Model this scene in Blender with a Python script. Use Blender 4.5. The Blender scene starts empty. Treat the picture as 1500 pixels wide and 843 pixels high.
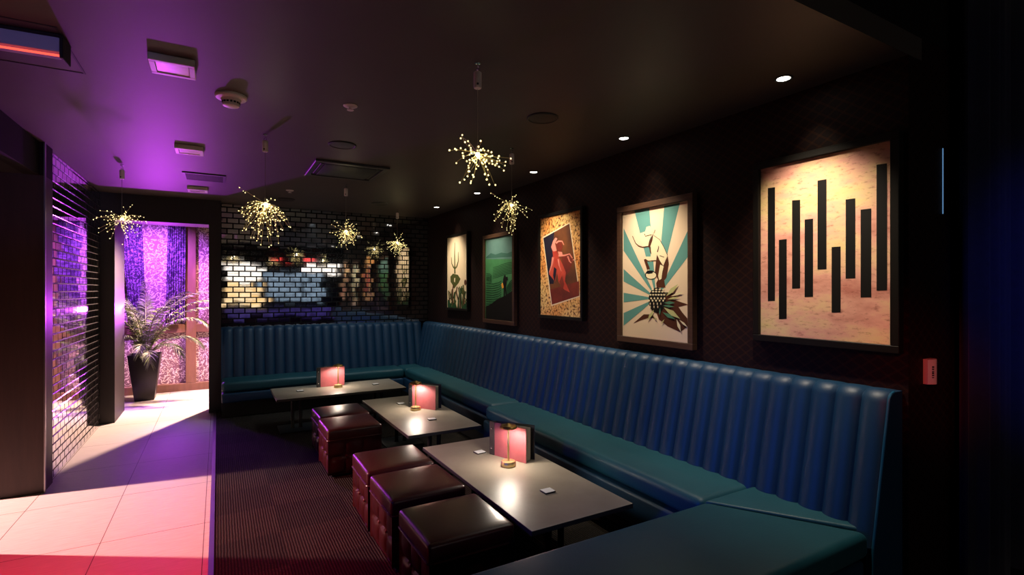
import bpy, bmesh, math, random
from math import sin, cos, pi, radians, sqrt, atan2
from mathutils import Vector, Matrix

scn = bpy.context.scene
COL = scn.collection
random.seed(7)
SY, CY = 0.4974, 0.8675          # yaw of the camera
EYE = 1.7
H = 2.94                          # ceiling of the lounge
RX = 3.15                         # right wall
BY = 8.42                         # tiled back wall
LX = -1.3                         # tiled left wall

# ------------------------------------------------------------------ materials
def mat(name, color=(.5, .5, .5), rough=.5, metal=0., spec=.5, emit=None, es=0., coat=0., sheen=0.):
    m = bpy.data.materials.new(name); m.use_nodes = True
    b = m.node_tree.nodes['Principled BSDF']
    b.inputs['Base Color'].default_value = (*color, 1)
    b.inputs['Roughness'].default_value = rough
    b.inputs['Metallic'].default_value = metal
    b.inputs['Specular IOR Level'].default_value = spec
    b.inputs['Coat Weight'].default_value = coat
    b.inputs['Sheen Weight'].default_value = sheen
    if emit:
        b.inputs['Emission Color'].default_value = (*emit, 1)
        b.inputs['Emission Strength'].default_value = es
    return m

def nodes(m): return m.node_tree.nodes, m.node_tree.links, m.node_tree.nodes['Principled BSDF']

def coords(m, scale=(1, 1, 1), rot=(0, 0, 0)):
    n, l, b = nodes(m)
    tc = n.new('ShaderNodeTexCoord'); mp = n.new('ShaderNodeMapping')
    mp.inputs['Scale'].default_value = scale; mp.inputs['Rotation'].default_value = rot
    l.new(tc.outputs['Object'], mp.inputs['Vector'])
    return mp.outputs['Vector']

def noise(m, vec, scale=5, detail=4, rough=.5):
    n, l, b = nodes(m)
    t = n.new('ShaderNodeTexNoise'); t.inputs['Scale'].default_value = scale
    t.inputs['Detail'].default_value = detail; t.inputs['Roughness'].default_value = rough
    l.new(vec, t.inputs['Vector']); return t.outputs['Fac']

def ramp(m, fac, stops):
    n, l, b = nodes(m)
    r = n.new('ShaderNodeValToRGB'); el = r.color_ramp.elements
    while len(el) < len(stops): el.new(.5)
    for e, (p, c) in zip(el, stops): e.position = p; e.color = (*c, 1) if len(c) == 3 else c
    l.new(fac, r.inputs['Fac']); return r.outputs['Color']

def math_n(m, op, a, b_=None):
    n, l, b = nodes(m)
    t = n.new('ShaderNodeMath'); t.operation = op
    for i, v in enumerate((a, b_)):
        if v is None: continue
        if isinstance(v, (int, float)): t.inputs[i].default_value = v
        else: l.new(v, t.inputs[i])
    return t.outputs[0]

def bump(m, fac, strength=.2, dist=.01):
    n, l, b = nodes(m)
    t = n.new('ShaderNodeBump'); t.inputs['Strength'].default_value = strength; t.inputs['Distance'].default_value = dist
    l.new(fac, t.inputs['Height']); l.new(t.outputs['Normal'], b.inputs['Normal'])

def colour(m, col): nodes(m)[1].new(col, nodes(m)[2].inputs['Base Color'])

def noisy(name, c1, c2, scale=6, rough=.5, bmp=0, bscale=60, stretch=(1, 1, 1), **k):
    m = mat(name, c1, rough, **k)
    v = coords(m, stretch)
    colour(m, ramp(m, noise(m, v, scale, 6, .6), [(.3, c1), (.7, c2)]))
    if bmp: bump(m, noise(m, coords(m), bscale, 5), bmp, .004)
    return m

M = {}
M['leather'] = noisy('blue leather', (.003, .028, .074), (.004, .037, .090), 3, .50, .12, 140, spec=.45)
M['seat_leather'] = noisy('blue seat leather', (.007, .060, .085), (.010, .075, .100), 3, .48, .16, 120, spec=.4)
M['piping'] = mat('blue piping', (.008, .08, .16), .35)
M['plinth'] = mat('black plinth', (.006, .006, .007), .6)
M['maroon'] = noisy('maroon leather', (.034, .004, .006), (.05, .006, .008), 4, .30, .10, 160, spec=.5)
M['button'] = mat('maroon button', (.09, .008, .01), .35)
M['table'] = noisy('grey stone laminate', (.235, .20, .155), (.29, .25, .20), 5, .40, .03, 90)
M['table_edge'] = mat('dark table edge', (.02, .018, .016), .5)
M['iron'] = mat('black iron', (.008, .008, .009), .45, .3)
M['brass'] = mat('brushed brass', (.95, .74, .36), .34, 1.)
M['brass_dark'] = mat('brass shade', (.42, .26, .08), .35, 1.)
M['led'] = mat('warm lamp diffuser', (1, .9, .7), .4, emit=(1, .80, .50), es=18)
M['ceiling'] = noisy('ceiling paint', (.058, .048, .042), (.066, .055, .048), 2, .52, .05, 30, spec=.35)
M['dark_ceiling'] = mat('black ceiling paint', (.006, .006, .007), .7)
M['black_wall'] = mat('black painted wall', (.006, .005, .005), .7, spec=.2)
M['grout'] = mat('dark grout', (.006, .006, .007), .8)
M['white_plastic'] = mat('white plastic', (.72, .68, .66), .4)
M['diffuser'] = noisy('frosted diffuser', (.62, .55, .55), (.8, .74, .74), 14, .25)
M['black_plastic'] = mat('black plastic', (.01, .01, .01), .5)
M['grille'] = mat('black grille', (.012, .011, .010), .55)
M['chrome'] = mat('chrome', (.8, .8, .8), .15, 1.)
M['white_paper'] = noisy('white paper', (.78, .74, .68), (.70, .66, .6), 40, .7)
M['cover'] = noisy('dusty red menu cover', (.31, .062, .072), (.37, .085, .095), 14, .55, .12, 200)
M['binder'] = mat('black binder', (.012, .012, .014), .35)
M['card'] = mat('white card', (.75, .75, .75), .4)
M['wire'] = mat('copper fairy wire', (.85, .70, .36), .5, .3)
M['cord'] = mat('pale cord', (.35, .33, .28), .5)
M['bulb'] = mat('warm fairy bulb', (1, .9, .6), .4, emit=(1., .80, .34), es=2.6)
M['hot_bulb'] = mat('bright fairy core', (1, .9, .6), .4, emit=(1., .86, .45), es=5)
M['spot_lens'] = mat('downlight lens', (1, 1, 1), .4, emit=(1, .94, .82), es=14)
M['spot_rim'] = mat('downlight rim', (.03, .03, .03), .4)
M['frame_wood'] = noisy('walnut picture frame', (.045, .019, .009), (.075, .034, .016), 8, .45, stretch=(1, 1, 12))
M['frame_black'] = mat('black picture frame', (.005, .004, .003), .5, spec=.2)
M['navy'] = noisy('navy velvet', (.004, .006, .028), (.007, .010, .045), 30, .9, .1, 300, sheen=.2)
M['panel_wood'] = noisy('dark stained panel', (.028, .013, .010), (.042, .020, .015), 5, .5, stretch=(6, 6, .6))
M['column'] = noisy('near-black stained column', (.008, .005, .005), (.012, .008, .007), 5, .5, stretch=(6, 6, .6))
M['metal_trim'] = mat('metal trim', (.35, .33, .35), .35, 1.)
M['timber'] = noisy('brown timber', (.16, .075, .05), (.22, .105, .07), 7, .5, stretch=(3, 3, .5))
M['planter'] = mat('black planter', (.014, .012, .012), .38)
M['soil'] = noisy('soil', (.02, .012, .008), (.05, .03, .02), 30, .9)
M['leaf'] = noisy('palm leaf', (.13, .17, .075), (.20, .25, .12), 8, .42)
M['stalk'] = mat('palm stalk', (.13, .14, .05), .5)
M['red_tube'] = mat('red tube', (1, .1, .05), .4, emit=(1, .09, .06), es=1.7)
M['lavender_face'] = mat('satin fixture face', (.50, .46, .62), .7, spec=.2)
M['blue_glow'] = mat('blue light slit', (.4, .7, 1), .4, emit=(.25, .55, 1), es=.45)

# mirror glazed tiles
def glaze(name, c, r):
    m = mat(name, c, r, 1.)
    bump(m, noise(m, coords(m), 5.5, 2), .018, .02)
    return m
M['tile_edge'] = mat('dark glaze edge', (.012, .011, .012), .18, coat=.3)
M['tile'] = glaze('mirror glazed tile', (.52, .52, .53), .045)

# wallpaper with fine copper lozenges
def wallpaper():
    m = mat('burgundy lattice wallpaper', (.016, .005, .006), .6, spec=.15)
    n, l, b = nodes(m)
    tc = n.new('ShaderNodeTexCoord'); sx = n.new('ShaderNodeSeparateXYZ'); l.new(tc.outputs['Object'], sx.inputs[0])
    u = math_n(m, 'ADD', sx.outputs['X'], sx.outputs['Y']); z = sx.outputs['Z']
    lines = None
    for sgn in (1, -1):
        a = math_n(m, 'ADD', math_n(m, 'MULTIPLY', u, 11.), math_n(m, 'MULTIPLY', z, 15. * sgn))
        w = math_n(m, 'ABSOLUTE', math_n(m, 'SUBTRACT', math_n(m, 'FRACT', a), .5))
        w2 = math_n(m, 'ABSOLUTE', math_n(m, 'SUBTRACT', w, .06))
        k = math_n(m, 'LESS_THAN', w2, .024)
        lines = k if lines is None else math_n(m, 'MAXIMUM', lines, k)
    mx = n.new('ShaderNodeMix'); mx.data_type = 'RGBA'
    l.new(lines, mx.inputs[0]); mx.inputs[6].default_value = (.009, .0028, .0035, 1); mx.inputs[7].default_value = (.050, .020, .011, 1)
    l.new(mx.outputs[2], b.inputs['Base Color'])
    l.new(math_n(m, 'MULTIPLY', lines, .6), b.inputs['Metallic'])
    return m
M['wallpaper'] = wallpaper()

def floor_tile():
    m = mat('pale porcelain floor tile', (.6, .55, .5), .55, spec=.3)
    n, l, b = nodes(m)
    tc = n.new('ShaderNodeTexCoord'); sx = n.new('ShaderNodeSeparateXYZ'); l.new(tc.outputs['Object'], sx.inputs[0])
    fx = math_n(m, 'FRACT', math_n(m, 'DIVIDE', math_n(m, 'ADD', sx.outputs['X'], 60.69), .6))
    fy = math_n(m, 'FRACT', math_n(m, 'DIVIDE', math_n(m, 'ADD', sx.outputs['Y'], 91.5 - 4.35), .915))
    g = math_n(m, 'MAXIMUM', math_n(m, 'LESS_THAN', fx, .008), math_n(m, 'LESS_THAN', fy, .006))
    st = ramp(m, noise(m, coords(m, (1.2, 14, 1)), 6, 7, .65), [(.3, (.50, .46, .43)), (.7, (.64, .60, .56))])
    mx = n.new('ShaderNodeMix'); mx.data_type = 'RGBA'
    l.new(g, mx.inputs[0]); l.new(st, mx.inputs[6]); mx.inputs[7].default_value = (.10, .07, .06, 1)
    l.new(mx.outputs[2], b.inputs['Base Color'])
    return m
M['floor'] = floor_tile()

def carpet():
    m = mat('ribbed carpet tile', (.03, .025, .02), .95, spec=.15)
    n, l, b = nodes(m)
    v = coords(m)
    ck = n.new('ShaderNodeTexChecker'); ck.inputs['Scale'].default_value = 2.0
    ck.inputs['Color1'].default_value = (1, 1, 1, 1); ck.inputs['Color2'].default_value = (0, 0, 0, 1)
    mp = n.new('ShaderNodeMapping'); mp.inputs['Location'].default_value = (.12, .08, .013); l.new(v, mp.inputs['Vector'])
    l.new(mp.outputs['Vector'], ck.inputs['Vector'])
    wv = n.new('ShaderNodeTexWave'); wv.inputs['Scale'].default_value = 18; wv.inputs['Distortion'].default_value = 1.5
    wv.inputs['Detail'].default_value = 3; l.new(v, wv.inputs['Vector'])
    nz = noise(m, v, 110, 3)
    a = ramp(m, nz, [(.25, (.018, .014, .012)), (.75, (.060, .050, .042))])
    c = ramp(m, nz, [(.25, (.013, .010, .009)), (.75, (.042, .035, .030))])
    mx = n.new('ShaderNodeMix'); mx.data_type = 'RGBA'
    l.new(ck.outputs['Fac'], mx.inputs[0]); l.new(a, mx.inputs[6]); l.new(c, mx.inputs[7])
    m2 = n.new('ShaderNodeMix'); m2.data_type = 'RGBA'; m2.blend_type = 'MULTIPLY'; m2.inputs[0].default_value = .8
    l.new(mx.outputs[2], m2.inputs[6]); l.new(wv.outputs['Color'], m2.inputs[7])
    l.new(m2.outputs[2], b.inputs['Base Color'])
    bump(m, wv.outputs['Fac'], .5, .01)
    return m
M['carpet'] = carpet()

def damask(name, c1, c2, sc=9):
    m = mat(name, c1, .6)
    n, l, b = nodes(m)
    v = coords(m, (1, .2, 1))
    nz = n.new('ShaderNodeTexNoise'); nz.inputs['Scale'].default_value = 5; l.new(v, nz.inputs['Vector'])
    ad = n.new('ShaderNodeVectorMath'); ad.operation = 'MULTIPLY_ADD'
    l.new(nz.outputs['Color'], ad.inputs[0]); ad.inputs[1].default_value = (.12, .12, .12); l.new(v, ad.inputs[2])
    vo = n.new('ShaderNodeTexVoronoi'); vo.feature = 'SMOOTH_F1'; vo.inputs['Scale'].default_value = sc * 1.6
    l.new(ad.outputs[0], vo.inputs['Vector'])
    wv = math_n(m, 'SINE', math_n(m, 'MULTIPLY', vo.outputs['Distance'], 15.))
    colour(m, ramp(m, wv, [(.42, c1), (.58, c2)]))
    return m
M['damask'] = damask('damask wall covering', (.22, .11, .16), (.72, .58, .60), 17)
M['drape'] = damask('sheer dark drape', (.03, .012, .06), (.22, .12, .30), 17)

# ------------------------------------------------------------------ geometry helpers
def link(name, bm, mats, parent=None, smooth=True, ang=38, loc=None):
    me = bpy.data.meshes.new(name); bm.normal_update(); bm.to_mesh(me); bm.free()
    for m in (mats if isinstance(mats, (list, tuple)) else [mats]): me.materials.append(m)
    if smooth:
        for p in me.polygons: p.use_smooth = True
        me.set_sharp_from_angle(angle=radians(ang))
    o = bpy.data.objects.new(name, me); COL.objects.link(o)
    if parent: o.parent = parent
    if loc: o.location = loc
    return o

def B(): return bmesh.new()

def box(bm, lo, hi, bev=0, seg=3, mi=0, M4=None):
    r = bmesh.ops.create_cube(bm, size=1)
    vs = r['verts']
    for v in vs: v.co = Vector([lo[i] + (v.co[i] + .5) * (hi[i] - lo[i]) for i in range(3)])
    fs = set(f for v in vs for f in v.link_faces)
    if bev:
        es = list(set(e for v in vs for e in v.link_edges))
        out = bmesh.ops.bevel(bm, geom=es, offset=bev, segments=seg, profile=.5, affect='EDGES')
        vs = list(set(out['verts']) | set(v for f in fs if f.is_valid for v in f.verts)); vs = [v for v in vs if v.is_valid]
        fs = set(f for v in vs for f in v.link_faces)
    for f in fs: f.material_index = mi
    if M4 is not None:
        for v in set(v for f in fs for v in f.verts): v.co = M4 @ v.co
    return bm

def lathe(bm, prof, n=32, mi=0, c=(0, 0, 0), cap=True):
    rings = []
    for r, z in prof:
        rings.append([bm.verts.new((c[0] + r * cos(2 * pi * i / n), c[1] + r * sin(2 * pi * i / n), c[2] + z)) for i in range(n)])
    for a, b in zip(rings, rings[1:]):
        for i in range(n):
            f = bm.faces.new((a[i], a[(i + 1) % n], b[(i + 1) % n], b[i])); f.material_index = mi
    if cap:
        for rg in (rings[0], rings[-1]):
            try: f = bm.faces.new(rg); f.material_index = mi
            except ValueError: pass
    return bm

def tube(bm, pts, r, n=8, mi=0, closed=False):
    pts = [Vector(p) for p in pts]; rings = []
    up = Vector((0, 0, 1))
    for i, p in enumerate(pts):
        if closed: d = pts[(i + 1) % len(pts)] - pts[i - 1]
        else: d = pts[min(i + 1, len(pts) - 1)] - pts[max(i - 1, 0)]
        d.normalize()
        a = d.cross(up)
        if a.length < .05: a = d.cross(Vector((0, 1, 0)))
        a.normalize(); b = a.cross(d)
        rr = r[i] if isinstance(r, (list, tuple)) else r
        rings.append([bm.verts.new(p + a * (rr * cos(2 * pi * k / n)) + b * (rr * sin(2 * pi * k / n))) for k in range(n)])
    prs = list(zip(rings, rings[1:])) + ([(rings[-1], rings[0])] if closed else [])
    for A, C in prs:
        for k in range(n):
            f = bm.faces.new((A[k], A[(k + 1) % n], C[(k + 1) % n], C[k])); f.material_index = mi
    if not closed:
        for rg in (rings[0], rings[-1]):
            f = bm.faces.new(rg); f.material_index = mi
    return bm

def ball(bm, c, r, mi=0, u=8, v=6):
    n0 = len(bm.faces)
    res = bmesh.ops.create_uvsphere(bm, u_segments=u, v_segments=v, radius=r)
    for w in res['verts']: w.co += Vector(c)
    for f in set(f for w in res['verts'] for f in w.link_faces): f.material_index = mi

def quad(bm, pts, mi=0):
    f = bm.faces.new([bm.verts.new(p) for p in pts]); f.material_index = mi; return f

def empty(name, loc=(0, 0, 0), rz=0):
    o = bpy.data.objects.new(name, None); COL.objects.link(o)
    o.location = loc; o.rotation_euler = (0, 0, rz); o.empty_display_size = .1
    return o

def tag(o, label, cat, group=None):
    o['label'] = label; o['category'] = cat
    if group: o['group'] = group
    return o

def struct(name, bm, m, **k):
    o = link(name, bm, m, smooth=False, **k); o['kind'] = 'structure'; return o

def copy_tree(o, parent=None):
    c = o.copy(); COL.objects.link(c)
    if parent: c.parent = parent
    for ch in list(o.children): copy_tree(ch, c)
    return c

# ------------------------------------------------------------------ the setting
def wallbox(name, lo, hi, m): return struct(name, box(B(), lo, hi), m)

wallbox('floor_tiled', (-4.6, -5.2, -.1), (-.055, 10.4, 0), M['floor'])
wallbox('floor_vestibule', (-.055, 8.5, -.1), (1.3, 10.4, 0), M['floor'])
wallbox('floor_carpet', (-.025, -5.2, -.1), (5.6, 8.5, .004), M['carpet'])
wallbox('trim_1', (-.055, -5.2, -.1), (-.025, 8.2, .012), M['metal_trim'])
wallbox('ceiling', (-1.4, 1.3, H), (RX + .15, 8.95, H + .12), M['ceiling'])
wallbox('ceiling_rear', (-4.6, -5.2, 3.6), (5.6, 1.42, 3.72), M['dark_ceiling'])
wallbox('ceiling_side', (-4.6, 1.3, 2.66), (-1.4, 6.2, 2.78), M['dark_ceiling'])
wallbox('wall_header', (-1.4, 1.42, 2.66), (-1.3, 5.68, H), M['black_wall'])
wallbox('wall_fascia', (-4.6, 1.3, 3.06), (5.6, 1.42, 3.6), M['black_wall'])
wallbox('wall_right', (RX, 1.3, 0), (RX + .15, BY + .1, H), M['wallpaper'])
wallbox('wall_return', (RX + .15, 1.3, 0), (5.6, 1.42, 3.06), M['wallpaper'])
wallbox('wall_near_left', (-1.46, -5.2, 0), (-1.3, 4.54, 2.66), M['black_wall'])
wallbox('wall_near_left_upper', (-1.46, -5.2, 2.66), (-1.4, 1.3, 3.6), M['black_wall'])
wallbox('wall_rear', (-4.6, -5.3, 0), (5.6, -5.2, 3.6), M['black_wall'])
wallbox('wall_rear_right', (5.5, -5.2, 0), (5.6, 1.3, 3.6), M['black_wall'])
wallbox('wall_side_room', (-4.6, 4.3, 0), (-4.5, 6.3, 2.66), M['black_wall'])
wallbox('wall_side_room_back', (-4.6, 6.2, 0), (-1.75, 6.3, 2.66), M['black_wall'])
wallbox('wall_behind_tiles', (-1.75, 5.93, 0), (LX - .02, 8.2, H), M['black_wall'])
# dark panelled pier at the end of the tiled side wall, with a metal edge
pier = struct('wall_pier', box(B(), (-1.75, 5.68, 0), (-1.268, 5.93, 2.66)), M['panel_wood'])
wallbox('trim_2', (-1.268, 5.668, 0), (-1.259, 5.69, H), M['metal_trim'])
wallbox('wall_pier_top', (-1.75, 5.68, 2.66), (-1.268, 5.93, H), M['black_wall'])
# portal to the vestibule
wallbox('wall_column_left', (-1.5, 8.2, 0), (-1.15, 8.98, H), M['column'])
wallbox('wall_column_right', (-.115, 8.2, 0), (.03, 8.5, H), M['column'])
wallbox('wall_portal_header', (-1.15, 8.2, 2.6), (-.115, 8.62, H), M['column'])
wallbox('wall_back', (.03, BY, 0), (RX, BY + .08, H), M['black_wall'])
wallbox('wall_vestibule_left', (-1.65, 8.98, 0), (-1.5, 10.4, 2.95), M['black_wall'])
wallbox('wall_vestibule_right', (1.3, 8.5, 0), (1.4, 10.4, 2.95), M['black_wall'])
wallbox('ceiling_vestibule', (-1.65, 8.62, 2.95), (1.4, 10.4, 3.05), M['dark_ceiling'])
wallbox('wall_vestibule_back', (-1.5, 10.27, 0), (1.3, 10.4, 2.95), M['damask'])
# timber framing on the covered wall
fr = B()
for lo, hi in (((-1.5, 10.2, 0), (1.3, 10.27, .13)), ((-1.5, 10.21, .98), (1.3, 10.27, 1.12)), ((-.48, 10.2, .13), (-.33, 10.27, 2.95))):
    box(fr, lo, hi, .006, 1)
struct('trim_3', fr, M['timber'])

# tiled walls: one mesh each of bevelled mirror tiles on grout
def tiled(name, length, height, place, z0=0, tw=.152, th=.0765, seed=1):
    rnd = random.Random(seed)
    bm = B(); g = .005
    rows = int(math.ceil((height - z0) / th))
    for r in range(rows):
        off = -(tw / 2) * (r % 2)
        c = 0
        while off + c * tw < length:
            a = max(0, off + c * tw + g / 2); b = min(length, off + (c + 1) * tw - g / 2); c += 1
            lo = z0 + r * th + g / 2; hi = min(height, z0 + (r + 1) * th - g / 2)
            if b - a < .015 or hi - lo < .01: continue
            bv, d = .0060, .008
            tx, tz = rnd.gauss(0, .00028), rnd.gauss(0, .00020)
            outer = [(a, lo), (b, lo), (b, hi), (a, hi)]
            inner = [(a + bv, lo + bv), (b - bv, lo + bv), (b - bv, hi - bv), (a + bv, hi - bv)]
            vo = [bm.verts.new(place(u, w, .001)) for u, w in outer]
            vi = [bm.verts.new(place(u, w, d + tx * (u - a) / (b - a) * 2 + tz * (w - lo) / (hi - lo))) for u, w in inner]
            bm.faces.new(vi)
            for i in range(4): bm.faces.new((vo[i], vo[(i + 1) % 4], vi[(i + 1) % 4], vi[i])).material_index = 1
    return struct(name, bm, [M['tile'], M['tile_edge']])
wallbox('wall_left_backing', (LX - .02, 5.94, 0), (LX, 8.2, H), M['grout'])
tiled('wall_left', 2.26, H, lambda u, w, d: (LX + d, 8.2 - u, w), seed=3)
tiled('wall_back_tiles', RX - .03, H, lambda u, w, d: (.03 + u, BY - d, w), z0=.9, seed=5)

# ------------------------------------------------------------------ banquettes
def backrest(length, nch, place, z0=.40, z1=1.165, f0=.30, f1=.15, tdepth=.15):
    """place(u, p, z): u along the run, p distance out from the wall."""
    bm = B(); per = 10; N = nch * per
    prof = []
    for i in range(10):
        t = i / 9; z = z0 + (z1 - .055 - z0) * t
        prof.append((f0 + (f1 - f0) * (z - .48) / (z1 - .48), z, 1.0, (-1, 0)))
    cz = z1 - .055; cp = prof[-1][0] - .055
    for i in range(1, 7):
        a = (pi / 2) * i / 6
        prof.append((cp + .055 * cos(a), cz + .055 * sin(a), 1 - .55 * i / 6, (-cos(a), sin(a))))
    prof.append((0.005, z1, .1, (0, 1)))
    grid = []
    for j in range(N + 1):
        u = length * j / N; ph = (j % per) / per
        b = .032 * (abs(sin(pi * ph)) ** .6)
        row = []
        for p, z, k, nrm in prof:
            row.append(bm.verts.new(place(u, max(.006, p - .024) + b * k * (-nrm[0]), z + (b - .012) * k * nrm[1])))
        grid.append(row)
    for A, C in zip(grid, grid[1:]):
        for i in range(len(prof) - 1): bm.faces.new((A[i], A[i + 1], C[i + 1], C[i]))
    return bm, prof

def fix(bm): bmesh.ops.recalc_face_normals(bm, faces=bm.faces); return bm

# long section along the right wall
rb = empty('banquette', (2.75, 4.75, 0))
tag(rb, 'long blue channelled leather banquette under the framed pictures on the right wall', 'banquette', 'blue leather banquette seating')
def at(o): return Matrix.Translation(-o.location)
def sub(root, name, bm, m, **k):
    bm.transform(at(root)); fix(bm); return link(name, bm, m, root, **k)
Y0 = 1.325
bm, prof = backrest(8.26 - Y0, 52, lambda u, p, z: (RX - p - .003, Y0 + u, z))
sub(rb, 'backrest', bm, M['leather'], ang=60)
ep = B()
outline = [(RX - .005, .02), (RX - .31, .02)] + [(min(RX - p + .015, RX - .006), z) for p, z, k, n in prof]
f = quad(ep, [(x, Y0, z) for x, z in outline])
ext = bmesh.ops.extrude_face_region(ep, geom=[f])
for v in [g for g in ext['geom'] if isinstance(g, bmesh.types.BMVert)]: v.co.y += .035
sub(rb, 'end_panel', ep, M['leather'])
pp = B(); tube(pp, [(x, Y0 + .002, z) for x, z in outline[1:-1]], .007); tube(pp, [(x + .02, Y0 + .045, z + .004) for x, z in outline[8:-1]], .006)
ob = sub(rb, 'piping', pp, M['piping'])

def cushion(root, lo, hi, name='seat_cushion', m='seat_leather', bev=.045, wr=.004, seed=0):
    """soft slab: bevelled, subdivided on top and gently crowned with creases"""
    b = B(); rnd = random.Random(seed)
    nx = max(4, int((hi[0] - lo[0]) / .06)); ny = max(4, int((hi[1] - lo[1]) / .06))
    box(b, lo, hi, bev, 5)
    cx, cy = (lo[0] + hi[0]) / 2, (lo[1] + hi[1]) / 2
    es = [e for e in b.edges if e.calc_length() > .25 and abs(e.verts[0].co.z - e.verts[1].co.z) < 1e-4]
    for axis, n in ((0, nx), (1, ny)):
        sel = [e for e in b.edges if e.calc_length() > .15 and abs(abs((e.verts[0].co - e.verts[1].co).normalized()[axis]) - 1) < 1e-3]
        if sel: bmesh.ops.subdivide_edges(b, edges=sel, cuts=n, use_grid_fill=True)
    for v in b.verts:
        if v.co.z > hi[2] - .02:
            a = min(v.co.x - lo[0], hi[0] - v.co.x, .25) / .25; c = min(v.co.y - lo[1], hi[1] - v.co.y, .25) / .25
            v.co.z += .012 * max(0, a) * max(0, c)
            v.co.z += wr * .5 * sin(11 * v.co.x + 3 * sin(4 * v.co.y + seed)) * cos(9 * v.co.y + seed) * max(0, a)
    return sub(root, name, b, M[m], ang=70)

def base_box(root, lo, hi): return sub(root, 'base', box(B(), lo, hi, .02, 3), M['leather'], ang=50)
def plinth(root, lo, hi): return sub(root, 'plinth', box(B(), lo, hi), M['plinth'], smooth=False)

cushion(rb, (2.415, 2.02, .345), (2.90, 4.785, .485), seed=1)
cushion(rb, (2.50, 4.80, .345), (2.90, 7.68, .485), seed=2)
base_box(rb, (2.395, 2.03, .13), (2.93, 4.785, .34)); base_box(rb, (2.48, 4.80, .13), (2.93, 7.9, .34))
plinth(rb, (2.50, 2.03, .005), (2.93, 7.9, .13))

# section against the tiled back wall
bb = empty('banquette', (1.5, 8.0, 0))
tag(bb, 'blue channelled leather banquette against the mirror-tiled back wall', 'banquette', 'blue leather banquette seating')
bm, prof2 = backrest(2.93, 22, lambda u, p, z: (.045 + u, BY - .012 - p, z))
sub(bb, 'backrest', bm, M['leather'], ang=60)
e2 = B()
outl = [(BY - .018, .02), (BY - .31, .02)] + [(min(BY - .012 - p + .015, BY - .018), z) for p, z, k, n in prof2]
f = quad(e2, [(.033, y, z) for y, z in outl]); ext = bmesh.ops.extrude_face_region(e2, geom=[f])
for v in [g for g in ext['geom'] if isinstance(g, bmesh.types.BMVert)]: v.co.x += .02
sub(bb, 'end_panel', e2, M['leather'])
cushion(bb, (.035, 7.68, .345), (2.50, 8.15, .485), seed=3)
cushion(bb, (2.505, 7.685, .345), (2.84, 8.15, .482), seed=4)
base_box(bb, (.035, 7.66, .215), (2.48, 8.2, .34))
plinth(bb, (.04, 7.80, .005), (2.48, 8.2, .215))

# short return nearest the camera, its corner mitred into the long section
nb = empty('banquette', (1.9, 1.65, 0))
tag(nb, 'blue leather bench seat without a back, nearest the camera, ending the seating', 'banquette', 'blue leather banquette seating')
def poly_cushion(root, pts, z0, z1, r=.04, m='seat_leather', name='seat_cushion'):
    b = B(); n = len(pts)
    f = b.faces.new([b.verts.new((x, y, z0)) for x, y in pts])
    ext = bmesh.ops.extrude_face_region(b, geom=[f])
    for v in [g for g in ext['geom'] if isinstance(g, bmesh.types.BMVert)]: v.co.z = z1
    bmesh.ops.recalc_face_normals(b, faces=b.faces)
    bmesh.ops.bevel(b, geom=list(b.edges), offset=r, segments=5, profile=.5, affect='EDGES')
    return sub(root, name, b, M[m], ang=50)
poly_cushion(nb, [(.80, 1.335), (2.835, 1.335), (2.425, 2.005), (.80, 2.005)], .345, .487)
tri = poly_cushion(rb, [(2.872, 1.345), (2.90, 1.345), (2.90, 2.01), (2.435, 2.01)], .345, .483, .012)
base_box(nb, (.82, 1.345, .13), (2.81, 1.99, .34))
plinth(nb, (.85, 1.37, .005), (2.80, 1.95, .13))

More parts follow.
